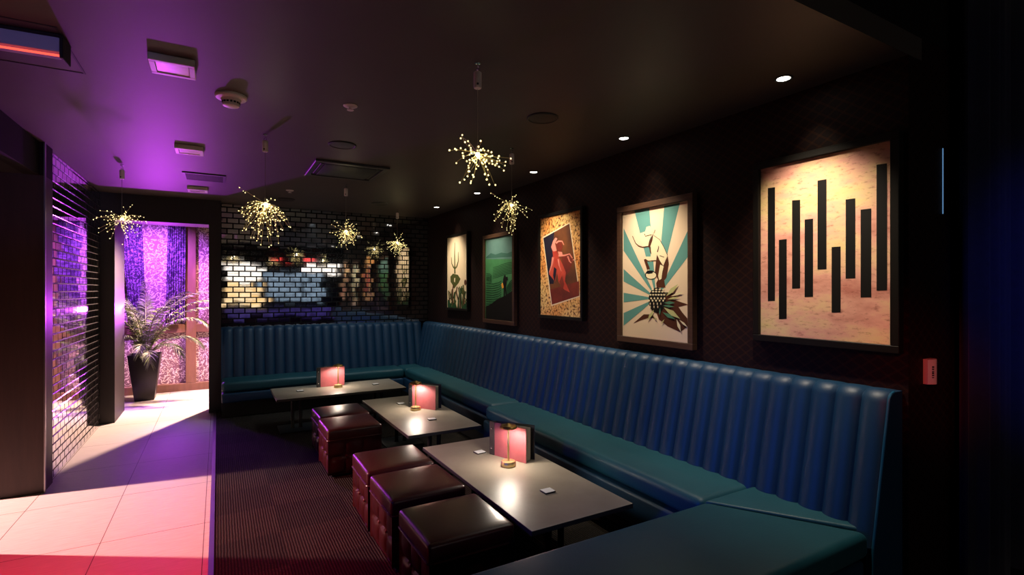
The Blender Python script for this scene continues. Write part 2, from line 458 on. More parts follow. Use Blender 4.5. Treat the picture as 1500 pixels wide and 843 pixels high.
# ------------------------------------------------------------------ ottomans
def make_ottoman():
    root = empty('ottoman'); s = .247
    b = B()
    # buttoned sides
    for face in range(4):
        nu, nv = 30, 18; grid = []
        for i in range(nu + 1):
            row = []
            for j in range(nv + 1):
                a = i / nu; c = j / nv
                pil = (abs(sin(pi * a * 3)) * abs(sin(pi * c * 2))) ** .45
                edge = min(1, min(a, 1 - a) * 14)
                d = s - .006 - .024 * (1 - pil) * edge * min(1, (1 - c) * 8)
                x, y = (a - .5) * 2 * (s - .006), -d
                for _ in range(face): x, y = -y, x
                row.append(b.verts.new((x, y, .03 + .315 * c)))
            grid.append(row)
        for A, C in zip(grid, grid[1:]):
            for j in range(nv): b.faces.new((A[j], C[j], C[j + 1], A[j + 1]))
    bmesh.ops.remove_doubles(b, verts=b.verts, dist=.0005)
    quad(b, [(-s + .02, -s + .02, .03), (-s + .02, s - .02, .03), (s - .02, s - .02, .03), (s - .02, -s + .02, .03)])
    link('body', b, M['maroon'], root, ang=75)
    b = B(); box(b, (-s, -s, .335), (s, s, .442), .024, 5)
    sel = [e for e in b.edges if e.calc_length() > .3 and abs(e.verts[0].co.z - e.verts[1].co.z) < 1e-4]
    bmesh.ops.subdivide_edges(b, edges=sel, cuts=9, use_grid_fill=True)
    for v in b.verts:
        if v.co.z > .44: v.co.z += .010 * max(0, 1 - (v.co.x / s) ** 4) * max(0, 1 - (v.co.y / s) ** 4)
    link('seat_cushion', b, M['maroon'], root, ang=75)
    b = B(); q = s + .001; rr = .03
    pts = []
    for cx, cy, a0 in ((q - rr, q - rr, 0), (-q + rr, q - rr, 90), (-q + rr, -q + rr, 180), (q - rr, -q + rr, 270)):
        for k in range(5):
            a = radians(a0 + 90 * k / 4); pts.append((cx + rr * cos(a), cy + rr * sin(a), .345))
    tube(b, pts, .006, 6, closed=True)
    link('piping', b, M['maroon'], root)
    for face in range(4):
        for u in (-1, 1):
            x, y = u * (s - .02) / 3, -(s - .018)
            for _ in range(face): x, y = -y, x
            b = B(); ball(b, (x, y, .1875), .012, u=12, v=8)
            for v in b.verts:
                if face % 2 == 0: v.co.y = y + (v.co.y - y) * .5
                else: v.co.x = x + (v.co.x - x) * .5
            link('button', b, M['button'], root)
    b = B(); box(b, (-.2, -.2, 0.004), (.2, .2, .03)); link('base', b, M['plinth'], root, smooth=False)
    return root
otto = make_ottoman()
OT = [((1.141, 2.63), 'maroon leather ottoman nearest the camera, first of three by the front table', 0.0),
      ((1.136, 3.25), 'maroon leather ottoman between two others beside the front table', .01),
      ((1.136, 3.79), 'maroon leather ottoman farthest of the three beside the front table', -.012),
      ((1.090, 5.03), 'nearer maroon leather ottoman of the pair beside the middle table', .0),
      ((1.108, 5.56), 'farther maroon leather ottoman of the pair beside the middle table', .015)]
for i, ((x, y), lab, rz) in enumerate(OT):
    o = otto if i == 0 else copy_tree(otto)
    o.location = (x, y, 0); o.rotation_euler.z = rz
    tag(o, lab, 'ottoman', 'maroon buttoned ottomans')

# ------------------------------------------------------------------ tables
TZ = .45
def make_table(w, l):
    root = empty('coffee_table')
    b = B(); box(b, (-w / 2, -l / 2, TZ - .028), (w / 2, l / 2, TZ), .003, 2)
    for f in b.faces: f.material_index = 0 if f.normal.z > .5 else 1
    link('tabletop', b, [M['table'], M['table_edge']], root, smooth=False)
    along = l > w
    for s in (-1, 1):
        cx, cy = (0, s * (l / 2 - .30)) if along else (s * (w / 2 - .26), 0)
        ped = B(); box(ped, (cx - .2, cy - .2, .004), (cx + .2, cy + .2, .018), .004, 2)
        pd = link('pedestal_foot', ped, M['iron'], root)
        for t in (-1, 1):
            p = B(); lathe(p, [(.026, .018), (.020, .03), (.020, TZ - .05), (.026, TZ - .036)], 20, c=(cx + t * .045, cy, 0))
            link('post', p, M['iron'], pd)
        p = B(); box(p, (cx - .13, cy - .13, TZ - .037), (cx + .13, cy + .13, TZ - .027)); link('mounting_plate', p, M['iron'], pd, smooth=False)
    return root
t1 = make_table(.70, 1.63); t1.location = (1.755, 3.06, 0)
t2 = copy_tree(t1); t2.location = (1.758, 5.05, 0)
t3 = make_table(1.52, .76); t3.location = (1.33, 6.745, 0)
tag(t1, 'grey stone-topped low table nearest the camera, beside three ottomans', 'coffee table', 'low grey tables')
tag(t2, 'middle grey stone-topped low table beside a pair of ottomans', 'coffee table', 'low grey tables')
tag(t3, 'grey stone-topped low table set crosswise before the back-wall banquette', 'coffee table', 'low grey tables')

# cordless lamps
def make_lamp():
    root = empty('table_lamp')
    b = B(); lathe(b, [(.002, 0), (.050, 0), (.052, .004), (.052, .030), (.048, .036), (.012, .038), (.008, .044), (.002, .044)], 40); link('base', b, M['brass'], root)
    b = B(); lathe(b, [(.0075, .03), (.0075, .14), (.009, .145), (.009, .155), (.0075, .16), (.0065, .275)], 20); link('stem', b, M['brass'], root)
    b = B(); lathe(b, [(.014, .268), (.056, .268), (.062, .272), (.062, .280), (.054, .290), (.020, .297), (.012, .303), (.002, .303)], 40); link('shade', b, M['brass_dark'], root)
    b = B(); lathe(b, [(.014, .2672), (.052, .2672)], 40, cap=False); link('light_ring', b, M['led'], root)
    return root
lamp = make_lamp()
LP = [((1.785, 3.166), 'lit brass table lamp on the front table before the menu'),
      ((1.78, 5.12), 'lit brass table lamp on the middle table before the menu'),
      ((1.33, 6.80), 'lit brass table lamp on the table by the back wall')]
def spot(name, loc, target, e, col, ang, blend=.5, r=.03):
    ld = bpy.data.lights.new(name, 'SPOT'); ld.energy = e; ld.color = col; ld.spot_size = radians(ang); ld.spot_blend = blend; ld.shadow_soft_size = r
    o = bpy.data.objects.new(name, ld); COL.objects.link(o); o.location = loc
    o.rotation_euler = (Vector(target) - Vector(loc)).to_track_quat('-Z', 'Y').to_euler(); return o
def point(name, loc, e, col, r=.05):
    ld = bpy.data.lights.new(name, 'POINT'); ld.energy = e; ld.color = col; ld.shadow_soft_size = r
    o = bpy.data.objects.new(name, ld); COL.objects.link(o); o.location = loc; return o
for i, ((x, y), lab) in enumerate(LP):
    o = lamp if i == 0 else copy_tree(lamp)
    o.location = (x, y, TZ); tag(o, lab, 'table lamp', 'brass table lamps')
    spot('lamp_light', (x, y, TZ + .262), (x, y, 0), 18.0, (1, .88, .74), 172, .35, .05)

# menus: hinged at the bound edge, standing on their long side
def make_menu(L=.345, h=.25, open_=.075):
    root = empty('menu')
    a = open_ / L
    def slab(ang, y0, y1, x0, x1, z1, z0=0.0):
        return box(B(), (x0, y0, z0), (x1, y1, z1), .0012, 1, M4=Matrix.Rotation(ang, 4, 'Z'))
    link('front_cover', slab(-.0, -.006, -.002, .048, L, h), M['cover'], root)
    link('back_cover', slab(a * 1.15, .014, .018, .03, L + .012, h + .004), M['binder'], root)
    for k, t in enumerate((.22, .48, .74, .9)):
        link('page', slab(a * t, .001 + .003 * k, .0022 + .003 * k, .03, L - .012, h - .010, .003), M['white_paper'], root)
    sp = link('spine', slab(0, -.008, .020, 0, .048, h + .002), M['binder'], root)
    for z in (.05, .20):
        b = B(); lathe(b, [(.006, 0), (.006, .003), (.004, .004), (.0005, .004)], 16)
        b.transform(Matrix.Translation((.022, -.008, z)) @ Matrix.Rotation(pi / 2, 4, 'X')); link('screw', b, M['chrome'], sp)
    return root
menu = make_menu()
MN = [((1.795, 3.465), -1.187, 'dusty red covered menu standing open behind the lamp on the front table'),
      ((1.765, 5.29), -.98, 'dusty red covered menu standing open behind the lamp on the middle table'),
      ((1.09, 6.93), .0, 'dusty red covered menu standing on the table by the back wall')]
for i, ((x, y), rz, lab) in enumerate(MN):
    o = menu if i == 0 else copy_tree(menu)
    o.location = (x, y, TZ); o.rotation_euler.z = rz; tag(o, lab, 'menu', 'standing menus')

# small white cards in black holders (their printed code left blank)
def make_card():
    root = empty('table_card')
    b = B(); box(b, (-.038, -.034, 0), (.038, .034, .008), .002, 2); link('holder', b, M['black_plastic'], root)
    b = B(); box(b, (-.034, -.031, .008), (.037, .031, .0095), .0006, 1); link('card', b, M['card'], root)
    return root
card = make_card()
CD = [((1.768, 2.64), .0, 'small white card in black holder at the near end of the front table'),
      ((1.738, 3.53), .1, 'small white card lying behind the menu spine on the front table'),
      ((1.784, 4.666), -.05, 'small white card at the near end of the middle table'),
      ((1.735, 5.473), .05, 'small white card at the far end of the middle table'),
      ((.873, 6.78), .1, 'small white card at the left end of the back table'),
      ((1.80, 6.765), .0, 'small white card at the right end of the back table')]
for i, ((x, y), rz, lab) in enumerate(CD):
    o = card if i == 0 else copy_tree(card)
    o.location = (x, y, TZ); o.rotation_euler.z = rz; tag(o, lab, 'table card', 'cards on the tables')

# ------------------------------------------------------------------ pictures on the right wall
XP = RX - .030
def wp(px, py, lay=0):
    """a point of the picture plane on the right wall"""
    k = (px - 750) / 750; y = XP * (CY - SY * k) / (SY + CY * k); d = SY * XP + CY * y
    return Vector((XP - .0004 * lay, y, EYE - (py - 425) / 750 * d))
def flat(name, c, rough=.6): return mat(name, c, rough, spec=.2)
P = {'black': flat('print black', (.004, .0035, .003)), 'teal': flat('print teal', (.115, .30, .27)), 'cream': flat('print cream', (.80, .62, .43)),
     'pale': flat('print pale', (.78, .69, .44)), 'brown': flat('print brown', (.075, .022, .010)), 'yellowgreen': flat('print yellow green', (.50, .50, .22)),
     'leaf': flat('print leaf green', (.07, .20, .12)), 'red': noisy('print red', (.30, .018, .012), (.52, .07, .04), 7), 'pink': flat('print pink', (.66, .22, .17)),
     'darkred': noisy('print dark red', (.09, .008, .006), (.20, .022, .010), 5), 'rust': noisy('print rust', (.05, .014, .006), (.20, .060, .012), 3),
     'navy': flat('print navy', (.012, .010, .022)), 'green': noisy('print green', (.035, .16, .055), (.06, .24, .09), 5), 'mist': noisy('print misty teal', (.08, .19, .17), (.13, .25, .22), 3),
     'hill': flat('print far hill', (.045, .13, .10)), 'olive': flat('print olive', (.07, .08, .02)), 'dkgreen': flat('print dark green', (.012, .06, .022)), 'orange': flat('print orange', (.75, .32, .04)),
     'sand': noisy('print sand', (.78, .62, .40), (.84, .70, .50), 2)}
def parchment():
    m = mat('print stained parchment', (.7, .5, .4), .55); v = coords(m, (1, 1.2, 2.6))
    n, l, b = nodes(m)
    c1 = ramp(m, noise(m, v, 1.5, 7, .62), [(.30, (.50, .17, .13)), (.45, (.74, .36, .27)), (.55, (.78, .52, .28)), (.70, (.70, .58, .20))])
    c2 = ramp(m, noise(m, coords(m, (1, 3, 9)), 7, 6, .7), [(.30, (.28, .10, .06)), (.46, (1, 1, 1))])
    mx = n.new('ShaderNodeMix'); mx.data_type = 'RGBA'; mx.blend_type = 'MULTIPLY'; mx.inputs[0].default_value = .65
    l.new(c1, mx.inputs[6]); l.new(c2, mx.inputs[7]); colour(m, mx.outputs[2]); return m
P['parchment'] = parchment()
def mosaic():
    m = mat('print gold mosaic', (.7, .5, .2), .5); v = coords(m); n, l, b = nodes(m)
    vo = n.new('ShaderNodeTexVoronoi'); vo.inputs['Scale'].default_value = 55; l.new(v, vo.inputs['Vector'])
    c = ramp(m, noise(m, v, 38, 3, .6), [(.40, (.10, .03, .012)), (.46, (.70, .42, .14)), (.62, (.85, .62, .30))])
    mx = n.new('ShaderNodeMix'); mx.data_type = 'RGBA'; mx.blend_type = 'MULTIPLY'; mx.inputs[0].default_value = 1
    l.new(c, mx.inputs[6]); l.new(ramp(m, noise(m, v, 2.2, 2), [(.35, (.95, .55, .30)), (.6, (1, 1, .9))]), mx.inputs[7]); colour(m, mx.outputs[2]); return m
P['mosaic'] = mosaic()

def picture(label, y0, y1, z0, z1, frame_m, fw, fd, bg, shapes, to, group='framed pictures on the right wall'):
    """shapes: (material, [(x, y) in a close-up]) painted in order; to() turns close-up points into photo pixels"""
    root = empty('framed_picture', (RX, (y0 + y1) / 2, z0 - fw)); tag(root, label, 'picture', group)
    b = B()
    for lo, hi in (((y0 - fw, z0 - fw), (y1 + fw, z0)), ((y0 - fw, z1), (y1 + fw, z1 + fw)), ((y0 - fw, z0), (y0, z1)), ((y1, z0), (y1 + fw, z1))):
        box(b, (RX - fd, lo[0], lo[1]), (RX - .002, hi[0], hi[1]), .003, 1)
    sub(root, 'frame', b, frame_m, smooth=False)
    names = [bg]; b = B()
    box(b, (XP, y0, z0), (RX - .004, y1, z1))
    for li, (mn, pts) in enumerate(shapes):
        if mn not in names: names.append(mn)
        vs = []
        for p in pts:
            q = wp(*to(*p), lay=1 + li * .25)
            q.y = min(max(q.y, y0), y1); q.z = min(max(q.z, z0), z1); vs.append(q)
        f = b.faces.new([b.verts.new(v) for v in vs]); f.material_index = names.index(mn)
        f.normal_update()
        if f.normal.x > 0: f.normal_flip()
    b.transform(at(root))
    link('print', b, [P[n] for n in names], root, smooth=False)
    return root

def ell(cx, cy, rx, ry, n=20): return [(cx + rx * cos(2 * pi * i / n), cy + ry * sin(2 * pi * i / n)) for i in range(n)]
def strip(pts, w, w2=None):
    """thin tapering band along a polyline"""
    w2 = w if w2 is None else w2; L, R = [], []
    for i, p in enumerate(pts):
        a = pts[max(i - 1, 0)]; c = pts[min(i + 1, len(pts) - 1)]
        dx, dy = c[0] - a[0], c[1] - a[1]; ln = sqrt(dx * dx + dy * dy) or 1
        ww = (w + (w2 - w) * i / max(1, len(pts) - 1)) / 2
        L.append((p[0] - dy / ln * ww, p[1] + dx / ln * ww)); R.append((p[0] + dy / ln * ww, p[1] - dx / ln * ww))
    return L + R[::-1]

# 1: dark bars on stained parchment
z1f = lambda x, y: (1080 + x * .43896, 170 + y * .43896)
bars = [(102, 241, 126, 238, 619), (139, 414, 165, 411, 679), (183, 282, 210, 280, 577), (225, 346, 253, 343, 605), (268, 216, 298, 211, 513),
        (315, 438, 345, 436, 657), (362, 279, 394, 275, 543), (412, 313, 447, 309, 606), (465, 163, 500, 158, 583)]
picture('large framed print of black vertical bars on pink and gold parchment', 1.362, 2.125, 1.405, 2.50, M['frame_black'], .042, .055, 'parchment',
        [('black', [(a, t), (c, t2), (c, bt - 1), (a, bt)]) for a, t, c, t2, bt in bars], z1f)

# 2: field worker over a pineapple-shaped plant with teal sunrays
A_ = lambda x, y: (900 + x / 7.667, 290 + y / 7.667)
def Bp(*pts): return [(x, y + 805) for x, y in pts]
C0 = (470, 1130)
sh = []
for e1, e2 in (((225, 140), (392, 118)), ((560, 92), (737, 55)), ((852, 325), (852, 640)), ((104, 340), (104, 595)), ((104, 800), (104, 940)), ((104, 1067), (104, 1175)), ((104, 1295), (104, 1438))):
    sh.append(('teal', [e1, e2, C0]))
sh += [('brown', Bp((215, 605), (330, 505), (420, 505), (480, 560), (400, 540), (330, 560))),
       ('brown', Bp((520, 250), (640, 262), (740, 285), (640, 330), (830, 395), (720, 420), (760, 480), (820, 550), (825, 640), (740, 705), (600, 640), (500, 560), (470, 480))),
       ('brown', [(480, 640), (505, 690), (550, 762), (600, 655), (612, 745), (585, 900), (560, 930), (575, 1010), (475, 1010), (470, 960), (490, 920), (455, 840), (470, 700)]),
       ('pale', [(515, 750), (556, 772), (540, 830), (530, 910), (505, 925), (492, 880)]),
       ('pale', [(440, 425), (500, 450), (560, 560), (597, 650), (550, 765), (505, 695), (482, 625), (470, 705), (400, 720), (340, 690), (350, 662), (408, 660), (412, 560), (395, 520)]),
       ('brown', strip([(445, 425), (510, 470), (560, 560), (597, 645)], 6)),
       ('brown', [(376, 550), (385, 500), (440, 400), (428, 480), (405, 545), (418, 640), (400, 610), (392, 560)]),
       ('brown', strip([(485, 610), (500, 550), (492, 540)], 12, 4)), ('brown', strip([(510, 650), (560, 668)], 8)),
       ('brown', strip([(345, 690), (380, 712), (470, 705)], 10)),
       ('pale', [(345, 385), (362, 328), (400, 316), (418, 345), (428, 400), (375, 440)]),
       ('pale', [(292, 398), (345, 380), (430, 400), (395, 470), (380, 545), (330, 550), (300, 470)]),
       ('brown', strip([(340, 405), (350, 432), (420, 415)], 9)), ('brown', strip([(270, 540), (320, 556), (385, 545)], 11)),
       ('brown', strip([(205, 430), (240, 510), (275, 540)], 7)), ('brown', strip([(445, 400), (460, 360)], 5)),
       ('brown', strip([(345, 690), (385, 800)], 26, 34)),
       ('black', Bp(*ell(412, 62, 66, 48))), ('pale', Bp(*ell(414, 66, 58, 40))), ('black', Bp((350, 42), (375, 12), (440, 12), (432, 44), (385, 52))),
       ('black', Bp(*ell(482, 345, 97, 142)))]
for r, (yy, n, x0, x1) in enumerate(((225, 4, 440, 560), (250, 5, 430, 570), (285, 6, 415, 570), (325, 5, 410, 560), (350, 5, 400, 560), (385, 4, 400, 520), (420, 3, 415, 500))):
    for k in range(n):
        x = x0 + (x1 - x0) * k / (n - 1) + (7 if r % 2 else -7)
        a_, c_ = (15, 10) if r < 3 else ((11, 14) if r < 5 else (6, 17))
        sh.append(('pale', Bp((x - a_, yy + 3), (x - a_ * .2, yy - c_), (x + a_, yy - 3), (x + a_ * .3, yy + c_))))
for mt, a, c, w in (('yellowgreen', (590, 300), (722, 165), 40), ('pale', (640, 300), (785, 255), 30), ('yellowgreen', (600, 335), (735, 310), 30), ('leaf', (560, 375), (690, 375), 42), ('leaf', (550, 405), (680, 420), 34),
                    ('yellowgreen', (560, 425), (745, 555), 40), ('leaf', (545, 480), (690, 560), 40), ('pale', (705, 560), (755, 705), 34), ('pale', (735, 565), (830, 650), 28), ('yellowgreen', (450, 455), (378, 572), 34),
                    ('leaf', (520, 430), (515, 520), 26), ('yellowgreen', (570, 560), (528, 615), 30), ('yellowgreen', (440, 520), (490, 575), 26), ('leaf', (600, 250), (570, 300), 20)):
    mid = ((a[0] + c[0]) / 2, (a[1] + c[1]) / 2)
    sh.append((mt, Bp(a, (mid[0] - (c[1] - a[1]) * w / 300, mid[1] + (c[0] - a[0]) * w / 300), c, (mid[0] + (c[1] - a[1]) * w / 300, mid[1] - (c[0] - a[0]) * w / 300))))
picture('framed print of a hatted worker on a spiky plant over teal sunrays', 2.717, 3.462, 1.293, 2.385, M['frame_wood'], .05, .055, 'cream', sh, A_)

# 3: dancing couple in a tilted panel on gold mosaic
z3 = lambda x, y: (785 + x / 4.813, 300 + y / 4.817)
sh = [('sand', [(47, 229), (240, 125), (313, 649), (109, 717)]), ('rust', [(53, 237), (236, 134), (307, 643), (114, 706)]),
      ('navy', [(53, 237), (130, 193), (118, 300), (140, 400), (125, 560), (95, 560)]), ('darkred', [(100, 600), (305, 540), (307, 643), (114, 706)]),
      ('darkred', [(180, 365), (245, 350), (262, 395), (240, 470), (215, 500), (190, 430)]),
      ('red', [(118, 365), (165, 375), (190, 425), (212, 480), (205, 540), (240, 620), (200, 600), (160, 545), (150, 480), (135, 545), (120, 525), (92, 490), (105, 440)]),
      ('navy', [(128, 440), (146, 455), (142, 500), (132, 545), (122, 500)]), ('darkred', [(165, 545), (185, 500), (200, 560), (190, 605)]),
      ('pink', [(108, 300), (122, 255), (140, 232), (152, 240), (135, 275), (148, 325), (122, 335)]), ('darkred', [(142, 275), (180, 262), (190, 300), (178, 335), (152, 325)]),
      ('pink', strip([(142, 272), (160, 258), (185, 258), (198, 285)], 12, 6)), ('red', [(118, 330), (150, 328), (165, 372), (122, 372)]), ('pink', [(155, 330), (185, 335), (190, 362), (165, 365)]),
      ('pink', strip([(160, 362), (205, 358), (238, 348), (258, 378)], 12, 7)), ('pink', strip([(225, 365), (238, 400), (250, 412)], 10, 6)), ('pink', strip([(122, 372), (112, 430), (95, 480)], 14, 6)), ('pink', strip([(158, 385), (165, 430), (180, 470)], 10, 4)),
      ('pink', ell(266, 390, 6, 6, 8))]
picture('framed print of red dancers in a tilted panel on gold mosaic', 4.065, 4.80, 1.425, 2.495, M['frame_black'], .035, .045, 'mosaic', sh, z3)

# 4: terraced hillside with lantern bearer
z4 = lambda x, y: (645 + x / 5.817, 335 + y / 5.817)
sh = [('mist', [(390, 90), (625, 50), (625, 260), (390, 260)]), ('hill', [(390, 245), (430, 210), (470, 222), (520, 205), (570, 212), (625, 190), (625, 240), (390, 255)])]
for i in range(8):
    y = 290 + i * 13; sh.append(('dkgreen', strip([(625, y - 4), (575, y + 4), (530, y + 16), (490, y + 34), (450, y + 44)], 7, 4)))
for i in range(5):
    y = 385 + i * 13; sh.append(('dkgreen', strip([(392, y), (425, y + 4), (438, y + 18), (420, y + 32), (392, y + 36)], 6, 4)))
for i in range(11):
    y = 470 + i * 19; sh.append(('dkgreen', strip([(392, y), (450, y + 3), (500, y - 8), (520, y - 24)], 8, 4)))
for i in range(7):
    y = 440 + i * 16; sh.append(('dkgreen', strip([(625, y - 10), (600, y + 10), (580, y + 40), (565, y + 70)], 7, 4)))
sh += [('black', [(390, 668), (440, 640), (485, 605), (555, 572), (625, 528), (625, 815), (390, 780)]),
       ('orange', [(520, 480), (530, 462), (545, 470), (546, 500), (530, 515)]),
       ('black', [(546, 398), (558, 396), (562, 420), (566, 450), (561, 500), (570, 578), (560, 578), (554, 525), (548, 578), (540, 578), (543, 500), (536, 465), (538, 430)]), ('black', [(560, 415), (575, 410), (578, 440), (565, 445)])]
picture('framed print of green terraced hills with a small dark lantern bearer', 5.41, 6.158, 1.312, 2.378, M['frame_wood'], .05, .05, 'green', sh, z4)

# 5: cactus on sand
z5 = lambda x, y: (645 + x / 5.817, 335 + y / 5.817)
rr = random.Random(5)
sh = [('olive', strip([(123, 120), (122, 200), (123, 300), (124, 385)], 3, 12)), ('olive', strip([(94, 245), (98, 300), (112, 330), (123, 340)], 3, 14)), ('olive', strip([(153, 200), (153, 280), (140, 325), (124, 342)], 3, 14)),
      ('olive', [(86, 410), (108, 385), (150, 395), (172, 430), (156, 465), (135, 490), (118, 515), (104, 480), (88, 455)]), ('sand', [(118, 425), (128, 420), (126, 460), (118, 455)]), ('olive', [(165, 510), (195, 505), (212, 540), (195, 570), (172, 545)]), ('rust', ell(213, 460, 10, 26, 10))]
for k in range(16):
    x = 70 + k * 10.5; y = 500 + rr.uniform(-20, 60)
    sh.append((('olive', 'brown', 'dkgreen')[k % 3], strip([(x, y), (x + rr.uniform(-12, 12), y + 50), (x + rr.uniform(-14, 14), 620), (x + rr.uniform(-8, 8), 690)], 8, 12)))
sh += [('dkgreen', [(64, 600), (90, 640), (100, 690), (64, 690)]), ('dkgreen', [(180, 690), (205, 645), (235, 630), (235, 700)]), ('dkgreen', [(100, 690), (120, 625), (140, 690)])]
picture('framed print of a dark forked cactus on pale sand, nearest the corner', 6.745, 7.485, 1.425, 2.512, M['frame_black'], .035, .045, 'sand', sh, z5)

# ------------------------------------------------------------------ ceiling things
def make_down():
    root = empty('downlight')
    b = B(); lathe(b, [(.052, 0), (.052, -.004), (.044, -.007), (.036, -.003), (.036, 0)], 32, cap=False); link('rim', b, M['spot_rim'], root)
    b = B(); lathe(b, [(.036, -.0035), (.0005, -.005)], 32, cap=False); link('lens', b, M['spot_lens'], root)
    return root
dl = make_down()
DL = [(1.81, 'above the bar print'), (3.17, 'above the hatted worker print'), (4.55, 'above the dancers print'), (5.9, 'above the terraced hills print'), (7.2, 'above the cactus print')]
DT = [(1.745, 1.40), (3.09, 1.35), (4.43, 1.45), (5.785, 1.35), (7.115, 1.45)]
DE = [.85, .78, .68, .5, .6]
for i, (y, s) in enumerate(DL):
    o = dl if i == 0 else copy_tree(dl)
    o.location = (2.87 if i < 4 else 2.83, y, H); tag(o, 'small lit recessed ceiling downlight ' + s, 'downlight', 'downlights along the right wall')
    spot('picture_light', (2.60, y, H - .03), (RX, DT[i][0], DT[i][1]), 150 * DE[i], (1, .83, .62), 74, 1., .03)
    spot('downlight_graze', (2.87, y, H - .02), (RX, DT[i][0] + .02, 2.45), 5, (1, .85, .6), 46, .9, .03)
    spot('downlight_spill', (2.85, y, H - .02), (2.45, y, 0), 28, (1, .92, .80), 84, 1., .03)

def make_box():
    root = empty('ceiling_light')
    b = B(); w = .105
    for lo, hi in (((-w, -w), (w, -w + .03)), ((-w, w - .03), (w, w)), ((-w, -w + .03), (-w + .03, w - .03)), ((w - .03, -w + .03), (w, w - .03))): box(b, (lo[0], lo[1], -.038), (hi[0], hi[1], 0), .003, 1)
    link('housing', b, M['white_plastic'], root, smooth=False)
    b = B(); box(b, (-w + .03, -w + .03, -.033), (w - .03, w - .03, -.01), .002, 1); link('diffuser', b, M['diffuser'], root, smooth=False)
    return root
lb = make_box()
for i, (x, y, s) in enumerate(((-.216, 3.35, 'nearest the camera'), (-.22, 5.28, 'between two like it'), (-.22, 7.31, 'nearest the palm vestibule'))):
    o = lb if i == 0 else copy_tree(lb)
    o.location = (x, y, H); tag(o, 'unlit square white ceiling light box, ' + s, 'ceiling light', 'square ceiling light boxes')

def smoke():
    root = empty('smoke_detector', (.07, 3.73, H)); tag(root, 'round white smoke detector on the ceiling', 'smoke detector')
    b = B(); lathe(b, [(.092, 0), (.092, -.012), (.085, -.02), (.06, -.024)], 40); link('base', b, M['white_plastic'], root)
    b = B(); lathe(b, [(.06, -.022), (.055, -.034), (.050, -.040), (.050, -.052), (.046, -.066), (.03, -.072), (.001, -.073)], 40); link('sensor_cup', b, M['white_plastic'], root)
    b = B()
    for k in range(16):
        a = 2 * pi * k / 16; box(b, (-.003, -.006, -.052), (.003, .006, -.041), M4=Matrix.Translation((.0505 * cos(a), .0505 * sin(a), 0)) @ Matrix.Rotation(a, 4, 'Z'))
    link('vent_slots', b, M['black_plastic'], root, smooth=False)
smoke()

def make_sprinkler():
    root = empty('sprinkler')
    b = B(); lathe(b, [(.046, 0), (.046, -.004), (.034, -.010), (.012, -.012)], 28); link('escutcheon', b, M['white_plastic'], root)
    b = B(); lathe(b, [(.008, -.01), (.008, -.026), (.022, -.028), (.022, -.031), (.002, -.032)], 20); link('head', b, M['white_plastic'], root)
    return root
sp = make_sprinkler()
for i, (x, y, s) in enumerate(((.77, 3.53, 'round white ceiling sprinkler beside the smoke detector'), (.77, 6.9, 'round white ceiling sprinkler beyond the cassette unit'))):
    o = sp if i == 0 else copy_tree(sp); o.location = (x, y, H); tag(o, s, 'sprinkler', 'ceiling sprinklers')

def make_speaker():
    root = empty('ceiling_speaker')
    b = B(); lathe(b, [(.115, 0), (.115, -.006), (.105, -.010), (.100, -.006)], 40, cap=False); link('rim', b, M['black_plastic'], root)
    b = B(); lathe(b, [(.101, -.005), (.05, -.009), (.001, -.010)], 40, cap=False); link('grille', b, M['grille'], root)
    return root
sk = make_speaker()
for i, (x, y, s) in enumerate(((.917, 4.51, 'round black ceiling speaker in front of the cassette unit'), (2.025, 3.09, 'round black ceiling speaker between a pendant and the pictures'),
                               (.80, 7.6, 'round black ceiling speaker near the top of the tiled wall, left'), (2.0, 7.3, 'round black ceiling speaker near the top of the tiled wall, right'))):
    o = sk if i == 0 else copy_tree(sk); o.location = (x, y, H); tag(o, s, 'speaker', 'ceiling speakers')

ac = empty('air_conditioner', (1.15, 5.46, H)); tag(ac, 'square black air conditioning cassette in the ceiling', 'air conditioner')
b = B(); w = .355
for s1, s2 in (((-w, -w), (w, -w + .05)), ((-w, w - .05), (w, w)), ((-w, -w + .05), (-w + .05, w - .05)), ((w - .05, -w + .05), (w, w - .05))): box(b, (s1[0], s1[1], -.022), (s2[0], s2[1], 0), .004, 1)
link('frame', b, M['spot_rim'], ac, smooth=False)
b = B(); box(b, (-.25, -.25, -.02), (.25, .25, -.004), .006, 2); link('intake_panel', b, M['black_plastic'], ac)
for k, rz in enumerate((0, 90, 180, 270)):
    b = B(); box(b, (-.25, -.292, -.016), (.25, -.258, -.010), .002, 1, M4=Matrix.Rotation(radians(rz), 4, 'Z')); link('louvre', b, M['black_plastic'], ac, smooth=False)

vg = empty('air_vent', (-.13, 6.55, H)); tag(vg, 'square black slotted air vent in the ceiling', 'air vent')
b = B(); w = .2
for s1, s2 in (((-w, -w), (w, -w + .025)), ((-w, w - .025), (w, w)), ((-w, -w + .025), (-w + .025, w - .025)), ((w - .025, -w + .025), (w, w - .025))): box(b, (s1[0], s1[1], -.012), (s2[0], s2[1], 0))
link('frame', b, M['black_plastic'], vg, smooth=False)
b = B()
for k in range(9):
    y = -.155 + k * .0388; box(b, (-.175, y - .012, -.011), (.175, y + .004, -.008), M4=None)
box(b, (-.175, -.175, -.003), (.175, .175, -.001)); link('slats', b, M['plinth'], vg, smooth=False)

hs = B()
for lo, hi in (((-1.27, 3.755), (-.66, 3.765)), ((-.67, 3.16), (-.66, 3.755)), ((-1.27, 3.16), (-.67, 3.17))): box(hs, (lo[0], lo[1], H - .003), (hi[0], hi[1], H))
o = struct('trim_4', hs, M['plinth'])

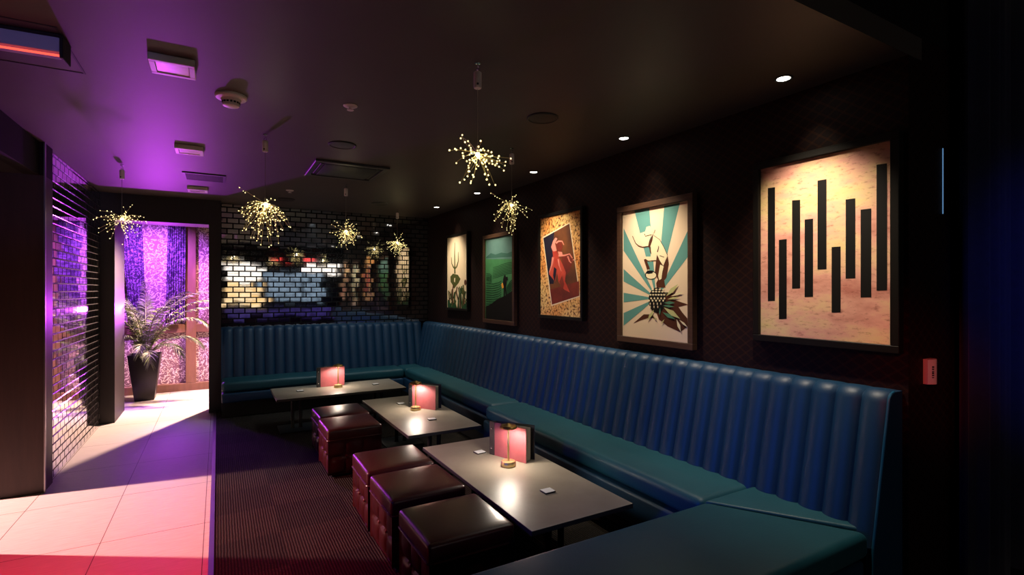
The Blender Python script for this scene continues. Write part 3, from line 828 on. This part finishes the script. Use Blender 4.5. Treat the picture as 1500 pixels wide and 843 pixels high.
lbar = empty('light_bar', (-.67, 3.25, H)); tag(lbar, 'long ceiling light bar with a glowing red strip along its lower edge', 'light bar')
lbar.rotation_euler.z = radians(-4)
b = B(); box(b, (-1.0, -.01, -.012), (.012, .13, 0), .003, 1); link('mounting_plate', b, M['black_plastic'], lbar, smooth=False)
b = B(); box(b, (-.98, 0, -.085), (0, .11, -.012), .008, 2); link('housing', b, M['lavender_face'], lbar)
b = B(); box(b, (0, -.004, -.112), (.014, .114, -.008), .003, 1); link('end_cap', b, M['black_plastic'], lbar, smooth=False)
b = B(); tube(b, [(-.98, .012, -.098), (0, .012, -.098)], .0055, 10); link('glowing_tube', b, M['red_tube'], lbar)

# ------------------------------------------------------------------ starburst pendants
def burst_dir(rnd, kind):
    while True:
        v = Vector((rnd.gauss(0, 1), rnd.gauss(0, 1), rnd.gauss(0, 1))).normalized()
        if kind == 'droop' and v.z > .15 and rnd.random() < .93: continue
        if kind == 'flat':
            v.z *= .55; v.z -= .05; v.normalize()
        if kind == 'ball' and v.z > .1 and rnd.random() < .6: continue
        return v
def pendant(x, y, drop, R, kind, label, n, seed, energy, br=.0042, single=False):
    rnd = random.Random(seed)
    root = empty('starburst_pendant', (x, y, H)); tag(root, label, 'pendant light', 'starburst fairy light pendants')
    b = B(); lathe(b, [(.016, 0), (.016, -.004), (.004, -.006)], 16); tube(b, [(0, 0, -.004), (0, 0, -.016), (.008, 0, -.024), (.009, 0, -.034), (0, 0, -.042), (-.007, 0, -.036)], .0022, 6); hk = link('hook', b, M['chrome'], root)
    b = B(); lathe(b, [(.003, -.046), (.012, -.048), (.0215, -.054), (.0215, -.135), (.019, -.140), (.002, -.141)], 24); cs = link('battery_case', b, M['white_plastic'], root)
    b = B(); tube(b, [(-.010, 0, -.050), (-.009, 0, -.036), (0, 0, -.030), (.009, 0, -.036), (.010, 0, -.050)], .002, 6); link('bail', b, M['chrome'], cs)
    b = B(); box(b, (-.006, -.0235, -.128), (.006, -.0205, -.116), .001, 1, M4=Matrix.Rotation(radians(-25), 4, 'Z')); link('switch', b, M['black_plastic'], cs, smooth=False)
    b = B(); tube(b, [(0, 0, -.14), (0, 0, -drop + .03)], .0016, 6); link('cord', b, M['cord'], root)
    b = B(); lathe(b, [(.002, -drop + .045), (.008, -drop + .04), (.010, -drop), (.004, -drop - .004)], 14); link('hub', b, M['cord'], root)
    b = B(); ball(b, (0, 0, -drop - .004), .013, u=12, v=8); link('light_core', b, M['hot_bulb'], root)
    for k in range(n):
        d = burst_dir(rnd, kind); L = R * rnd.uniform(.72, 1.12); nseg = 6
        if k == 0 and kind == 'droop': d = Vector((-.62, .5, .48)).normalized(); L = R * 1.35
        sag = {'droop': .55, 'flat': .18, 'ball': .10}[kind] * R * rnd.uniform(.6, 1.3)
        wob = Vector((rnd.uniform(-1, 1), rnd.uniform(-1, 1), rnd.uniform(-1, 1))) * .12 * R
        if k == 0 and kind == 'droop': sag = 0
        P_ = lambda t: Vector((0, 0, -drop)) + d * L * t + wob * sin(pi * t) + Vector((0, 0, -sag * t * t))
        w = B(); tube(w, [P_(i / nseg) for i in range(nseg + 1)], .0012, 4); st = link('light_stem', w, M['wire'], root)
        bb_ = B(); m_ = 3 if single else rnd.choice((4, 4, 4, 5))
        for q in range(m_):
            t = min(1, .36 + .64 * q / (m_ - 1) + (rnd.uniform(-.08, .08) if q < m_ - 1 else 0))
            if single:
                sb_ = B(); ball(sb_, P_(t) + Vector((rnd.uniform(-1, 1), rnd.uniform(-1, 1), rnd.uniform(-1, 1))) * .008, br * rnd.uniform(.85, 1.2), u=8, v=6); link('bulb', sb_, M['bulb'], st); continue
            ball(bb_, P_(t) + Vector((rnd.uniform(-1, 1), rnd.uniform(-1, 1), rnd.uniform(-1, 1))) * .010, br * rnd.uniform(.8, 1.15), u=6, v=4)
        if not single: link('bulbs', bb_, M['bulb'], st)
    point('pendant_glow', (x, y, H - drop - .02), energy * .3, (1, .86, .45), .013)
pendant(1.227, 2.517, .495, .175, 'ball', 'starburst pendant nearest the camera, hanging above the front table, stray stems spread wide', 33, 11, 2.0, .0045, True)
pendant(.323, 4.517, .55, .205, 'droop', 'drooping dome-shaped starburst pendant before the left end of the tiled back wall', 46, 12, 9.0)
pendant(-.83, 6.33, .53, .21, 'flat', 'wide flat starburst pendant in front of the palm vestibule', 34, 13, 2.0)
pendant(2.222, 3.88, .495, .165, 'droop', 'sparse starburst pendant hanging nearest the framed pictures', 30, 14, 1.4, .0034)
pendant(1.295, 6.17, .545, .18, 'ball', 'small starburst pendant before the middle of the tiled back wall', 36, 15, 7.0, .0036)
pendant(2.396, 7.74, .50, .185, 'ball', 'small starburst pendant close to the corner of the tiled back wall', 36, 16, 6.0, .0040)

# ------------------------------------------------------------------ vestibule: palm and drapes
pot = empty('potted_palm', (-.985, 9.72, 0)); tag(pot, 'potted palm with arching fronds in a tapered black square planter', 'potted plant')
b = B(); lo = [(-.125, -.125), (.125, -.125), (.125, .125), (-.125, .125)]; hi = [(-.205, -.205), (.205, -.205), (.205, .205), (-.205, .205)]
v0 = [b.verts.new((x, y, .004)) for x, y in lo]; v1 = [b.verts.new((x, y, .71)) for x, y in hi]
v2 = [b.verts.new((x * .93, y * .93, .71)) for x, y in hi]; v3 = [b.verts.new((x * .90, y * .90, .64)) for x, y in hi]
b.faces.new(v0[::-1])
for A, C in ((v0, v1), (v1, v2), (v2, v3)):
    for i in range(4): b.faces.new((A[i], A[(i + 1) % 4], C[(i + 1) % 4], C[i]))
bmesh.ops.bevel(b, geom=[e for e in b.edges if len(e.link_faces) == 2], offset=.006, segments=2, affect='EDGES', profile=.5)
link('planter', b, M['planter'], pot, ang=30)
b = B(); box(b, (-.184, -.184, .60), (.184, .184, .655)); link('soil', b, M['soil'], pot, smooth=False)
def frond(az, lean, L, bend, seed, leaf=.20, base=(0, 0)):
    rnd = random.Random(seed); b = B(); n = 30
    pts = []; p = Vector((base[0], base[1], .65)); el = lean
    for i in range(n + 1):
        pts.append(p.copy()); st = L / n
        p = p + Vector((cos(az) * cos(el), sin(az) * cos(el), sin(el))) * st
        el -= bend / n * (.3 + 1.4 * i / n)
    tube(b, pts, [.0085 * (1 - .8 * i / n) + .0015 for i in range(n + 1)], 6, mi=1)
    for i in range(5, n + 1):
        for h in (0, .5):
            if i == n and h: continue
            q = pts[i] if not h else (pts[i] + pts[i + 1]) / 2
            d = (pts[min(i + 1, n)] - pts[max(i - 1, 0)]).normalized()
            side = d.cross(Vector((0, 0, 1)))
            if side.length < .1: side = Vector((-sin(az), cos(az), 0))
            side.normalize(); up = side.cross(d)
            t = (i + h - 5) / (n - 5); ll = leaf * (.50 + .80 * sin(pi * (.12 + .80 * t))) * rnd.uniform(.8, 1.15)
            for s in (-1, 1):
                dirn = (side * s * (1 - .45 * t) + d * (.50 + .6 * t) + up * rnd.uniform(.10, .30)).normalized()
                w = (d * .8 + up * rnd.uniform(-.9, .9)).normalized() * .0074
                prev = None
                for k in range(4):
                    f = k / 3; c = q + dirn * ll * f + Vector((0, 0, -.5 * ll * f * f))
                    ww = w * (.5, 1., .8, .05)[k]
                    cur = (b.verts.new(c - ww), b.verts.new(c + ww))
                    if prev: fc = b.faces.new((prev[0], prev[1], cur[1], cur[0])); fc.material_index = 0
                    prev = cur
    for v in b.verts:
        v.co.x = max(v.co.x, -.49 + .03 * (v.co.z % .1) * 10 * .1); v.co.y = min(max(v.co.y, -.70), .40); v.co.z = max(v.co.z, .2)
    return link('frond', b, [M['leaf'], M['stalk']], pot, ang=60)
for a in ((-12, 76, 1.62, 118, 1), (5, 72, 1.45, 112, 2), (-30, 70, 1.30, 125, 3), (22, 80, 1.55, 96, 4), (-62, 80, 1.25, 100, 5), (150, 84, 1.35, 60, 6), (215, 84, 1.30, 70, 7), (-105, 80, 1.2, 90, 8),
          (-45, 48, .80, 120, 9), (-78, 40, .62, 125, 10), (-125, 66, .85, 120, 11), (95, 84, 1.35, 55, 12), (50, 80, 1.4, 80, 13), (-170, 80, 1.05, 80, 14), (-20, 54, .95, 120, 15), (-92, 58, .66, 130, 16), (-140, 78, 1.1, 95, 17)):
    az, le, L, bn, s = a
    frond(radians(az), radians(le), L, radians(bn), s, .135, (.02 * cos(radians(az)), .02 * sin(radians(az))))

def drape(label, top, bot, z0, z1, y, folds, seed):
    b = B(); nu, nv = folds * 10, 14; g = []
    for j in range(nv + 1):
        t = j / nv; e = t ** .8
        xa = top[0] + (bot[0] - top[0]) * e; xb = top[1] + (bot[1] - top[1]) * e
        row = []
        for i in range(nu + 1):
            a = i / nu
            amp = .016 * (.6 + .6 * t)
            row.append(b.verts.new((xa + (xb - xa) * a + .004 * sin(7 * a + 3 * t), y + amp * sin(2 * pi * folds * a + .6 * sin(3 * t + seed)), z1 + (z0 - z1) * t)))
        g.append(row)
    for A, C in zip(g, g[1:]):
        for i in range(nu): b.faces.new((A[i], A[i + 1], C[i + 1], C[i]))
    o = link('drape', b, M['drape'], ang=80)
    m = o.modifiers.new('thick', 'SOLIDIFY'); m.thickness = .003
    tag(o, label, 'curtain', 'sheer purple drapes behind the palm')
drape('sheer dark patterned drape with slanting folds left of the glowing panel, behind the palm', (-1.42, -1.09), (-1.22, -1.02), 1.14, 2.94, 10.15, 6, 1)
drape('sheer dark patterned drape right of the glowing panel, beside the timber post', (-.72, -.47), (-.76, -.49), 1.14, 2.94, 10.15, 8, 2)

# ------------------------------------------------------------------ right edge: navy curtain, wall device
b = B(); nu, nv = 150, 6; g = []
for j in range(nv + 1):
    z = .01 + 3.5 * j / nv
    g.append([b.verts.new((3.60 + 1.45 * i / nu, 1.20 + .045 * sin(2 * pi * 9 * i / nu + .5 * sin(i / 17)) + .012 * sin(2 * pi * 21 * i / nu), z)) for i in range(nu + 1)])
for A, C in zip(g, g[1:]):
    for i in range(nu): b.faces.new((A[i], A[i + 1], C[i + 1], C[i]))
cu = link('curtain', b, M['navy'], ang=80); m = cu.modifiers.new('thick', 'SOLIDIFY'); m.thickness = .004
tag(cu, 'full-height navy curtain hanging in folds at the right edge of the room', 'curtain')
sl = B(); tube(sl, [(3.548, 1.2975, 2.13), (3.548, 1.2975, 2.50)], .0022, 8)  # glowing sliver stands in for a streak of light at the curtain edge
tag(link('light_streak', sl, M['blue_glow']), 'thin pale blue vertical streak of light beside the navy curtain, built as a glowing sliver', 'light streak')

dv = empty('wall_dispenser', (3.36, 1.30, 1.19)); tag(dv, 'small white wall-mounted dispenser between banquette end and navy curtain', 'dispenser')
b = B(); n = 14; ring0 = []; ring1 = []
pts = [(-.045, 0)] + [(-.045 + .09 * i / n, -.022 - .020 * sin(pi * i / n)) for i in range(n + 1)] + [(.045, 0)]
for z, rg in ((0, ring0), (.135, ring1)): rg.extend(b.verts.new((x, y, z)) for x, y in pts)
b.faces.new(ring0[::-1]); b.faces.new(ring1)
for i in range(len(pts)): b.faces.new((ring0[i], ring0[(i + 1) % len(pts)], ring1[(i + 1) % len(pts)], ring1[i]))
bmesh.ops.recalc_face_normals(b, faces=b.faces)
link('case', b, M['white_plastic'], dv, ang=30)
b = B(); lathe(b, [(.009, 0), (.009, .004), (.0005, .005)], 18); b.transform(Matrix.Translation((.020, -.0385, .112)) @ Matrix.Rotation(pi / 2, 4, 'X')); link('sensor_eye', b, M['black_plastic'], dv)
b = B()
for k in range(6): box(b, (-.028, -.0385 - .0005, .035 + k * .011), (-.0165 + .003 * (k % 2), -.034, .035 + k * .011 + .0045 + .002 * (k % 3)))
link('printed_mark', b, M['black_plastic'], dv, smooth=False)

# ------------------------------------------------------------------ the bar behind the camera (seen mirrored in the tiles)
def glow(name, c1, c2, es, scale=4, stretch=(1, 1, 1)):
    m = mat(name, (.2, .2, .2), .4); n, l, b = nodes(m)
    c = ramp(m, noise(m, coords(m, stretch), scale, 5, .7), [(.38, c1), (.62, c2)])
    l.new(c, b.inputs['Emission Color']); b.inputs['Emission Strength'].default_value = es; return m
M['glow_warm'] = glow('backlit amber panel', (1, .55, .16), (1, .80, .52), 2.3, 2.5, (1, 1, 5))
M['glow_white'] = mat('backlit white panel', (.8, .8, .8), .4, emit=(1, .90, .78), es=2.8)
M['glow_blue'] = glow('backlit glass shelf wall', (.015, .03, .06), (.50, .68, .85), 1.3, 9)
M['glow_red'] = mat('red lit sign face', (.8, .05, .04), .4, emit=(1, .05, .05), es=2.2)
bar = empty('bar_display', (2.1, -4.9, 0)); tag(bar, 'backlit amber and blue bar display mirrored in the glazed back wall', 'bar display')
def barpart(name, lo, hi, m, bev=0):
    b = B(); box(b, lo, hi, bev, 1); b.transform(at(bar)); return link(name, b, M[m], bar, smooth=False)
barpart('counter', (0, -4.3, 0), (4.3, -3.8, 1.05), 'panel_wood', .01)
barpart('back_panel', (0, -5.15, 1.05), (4.4, -5.05, 3.1), 'black_wall')
barpart('white_light_panel', (.20, -5.05, 2.05), (1.42, -5.02, 2.66), 'glow_white')
barpart('amber_light_panel', (.20, -5.05, 1.12), (1.38, -5.02, 2.02), 'glow_warm')
barpart('glass_light_panel', (1.55, -5.05, 1.3), (3.75, -5.02, 2.35), 'glow_blue')
barpart('upper_light_panel', (2.9, -5.05, 2.4), (4.2, -5.02, 2.72), 'glow_white')
for z in (1.40, 1.68, 1.98, 2.37): barpart('shelf', (.15, -5.05, z), (4.2, -4.8, z + .03), 'panel_wood')
for x in (1.45, 2.85): barpart('upright', (x, -5.05, 1.05), (x + .08, -4.8, 3.0), 'plinth')
M['glow_violet'] = glow('violet lit counter front', (.01, .008, .03), (.10, .07, .40), .8, 11)
barpart('counter_front_light', (.3, -3.79, .72), (3.9, -3.78, 1.0), 'glow_violet')
for i, x in enumerate((2.05, 3.1)):
    b = B(); box(b, (-.16, -.02, 0), (.16, .02, .12), .004, 1); o = link('lit_sign', b, M['glow_red'], smooth=False); o.location = (x, -4.78, 2.78)
    tag(o, 'small red lit sign above the bar display, mirrored ' + ('left' if i == 0 else 'right') + ' of its twin in the tiles', 'sign', 'red signs above the bar')

# ------------------------------------------------------------------ light
PURPLE = (.42, .05, 1.)
spot('vestibule_white', (.46, 9.58, 2.35), (-1.0, 8.3, .0), 1500, (1, .62, .48), 104, .6, .04)
spot('vestibule_uplight', (-.83, 9.95, 1.4), (-.55, 5.6, 2.50), 250, (.60, .05, .92), 96, 1., .04)
spot('vestibule_floor_wash', (-.80, 9.90, 1.5), (-.35, 6.2, 0), 150, (.34, .05, 1.), 40, 1., .03)
spot('vestibule_wall_wash', (-.95, 9.15, 2.86), (-.95, 10.25, 1.25), 640, (.50, .12, 1.), 112, .9, .05)
spot('vestibule_pane_light', (.40, 9.4, 2.5), (.08, 10.27, 1.6), 150, (1, .42, .36), 74, .8, .05)
spot('side_room_beam', (-3.6, 5.95, 2.45), (-.95, 4.75, 0), 1750, (1, .52, .47), 46, .35, .04)
spot('red_bar_glow', (-.95, 3.2, 2.78), (-.35, 3.75, 0), 380, (1, .03, .06), 62, .7, .10)
spot('red_dispenser_fill', (-1.0, -1.5, 3.2), (3.33, 1.3, 1.25), 320, (1, .06, .05), 9, .8, .15)  # unseen red spot added to redden the wall dispenser
for ty, en in ((2.3, 140), (4.6, 160)): spot('blue_bench_fill', (-1.1, 1.7, 1.35), (3.0, ty, .70), en, (.02, .09, 1.), 32, 1., .2)  # unseen blue spots, placed to colour the banquette backs and fronts

spot('lavender_bar_fill', (.5, -2.5, 2.6), (-1.0, 3.2, 2.88), 130, (.32, .25, 1.), 16, .7, .1)  # unseen spot added to turn the light bar housing lavender
spot('curtain_fill', (1.2, -2.5, 2.8), (4.6, 1.2, 1.6), 260, (.06, .10, 1.), 24, .9, .1)  # weak unseen blue spot added to bring out the curtain
spot('lounge_corner_fill', (1.5, 6.75, 2.9), (1.5, 8.2, .85), 75, (.80, .95, 1.), 96, .9, .05)  # added fill for the dark back banquette, without a fixture
w = bpy.data.worlds.new('dim'); scn.world = w; w.use_nodes = True
w.node_tree.nodes['Background'].inputs[0].default_value = (.02, .02, .03, 1); w.node_tree.nodes['Background'].inputs[1].default_value = .05

# ------------------------------------------------------------------ camera
cd = bpy.data.cameras.new('camera'); cam = bpy.data.objects.new('camera', cd); COL.objects.link(cam)
cam.location = (0, 0, EYE); cam.rotation_euler = (pi / 2, 0, -atan2(430, 750))
cd.sensor_width = 36; cd.lens = 18.0; cd.shift_y = 3.5 / 1500; cd.clip_start = .05
scn.camera = cam
scn.view_settings.view_transform = 'Standard'; scn.view_settings.look = 'None'
scn.view_settings.exposure = 0; scn.view_settings.gamma = 1; scn.view_settings.use_curve_mapping = False
cy = scn.cycles
cy.use_denoising = True; cy.max_bounces = 8; cy.diffuse_bounces = 4; cy.glossy_bounces = 4; cy.sample_clamp_indirect = 4; cy.sample_clamp_direct = 0
cy.caustics_reflective = False; cy.caustics_refractive = False
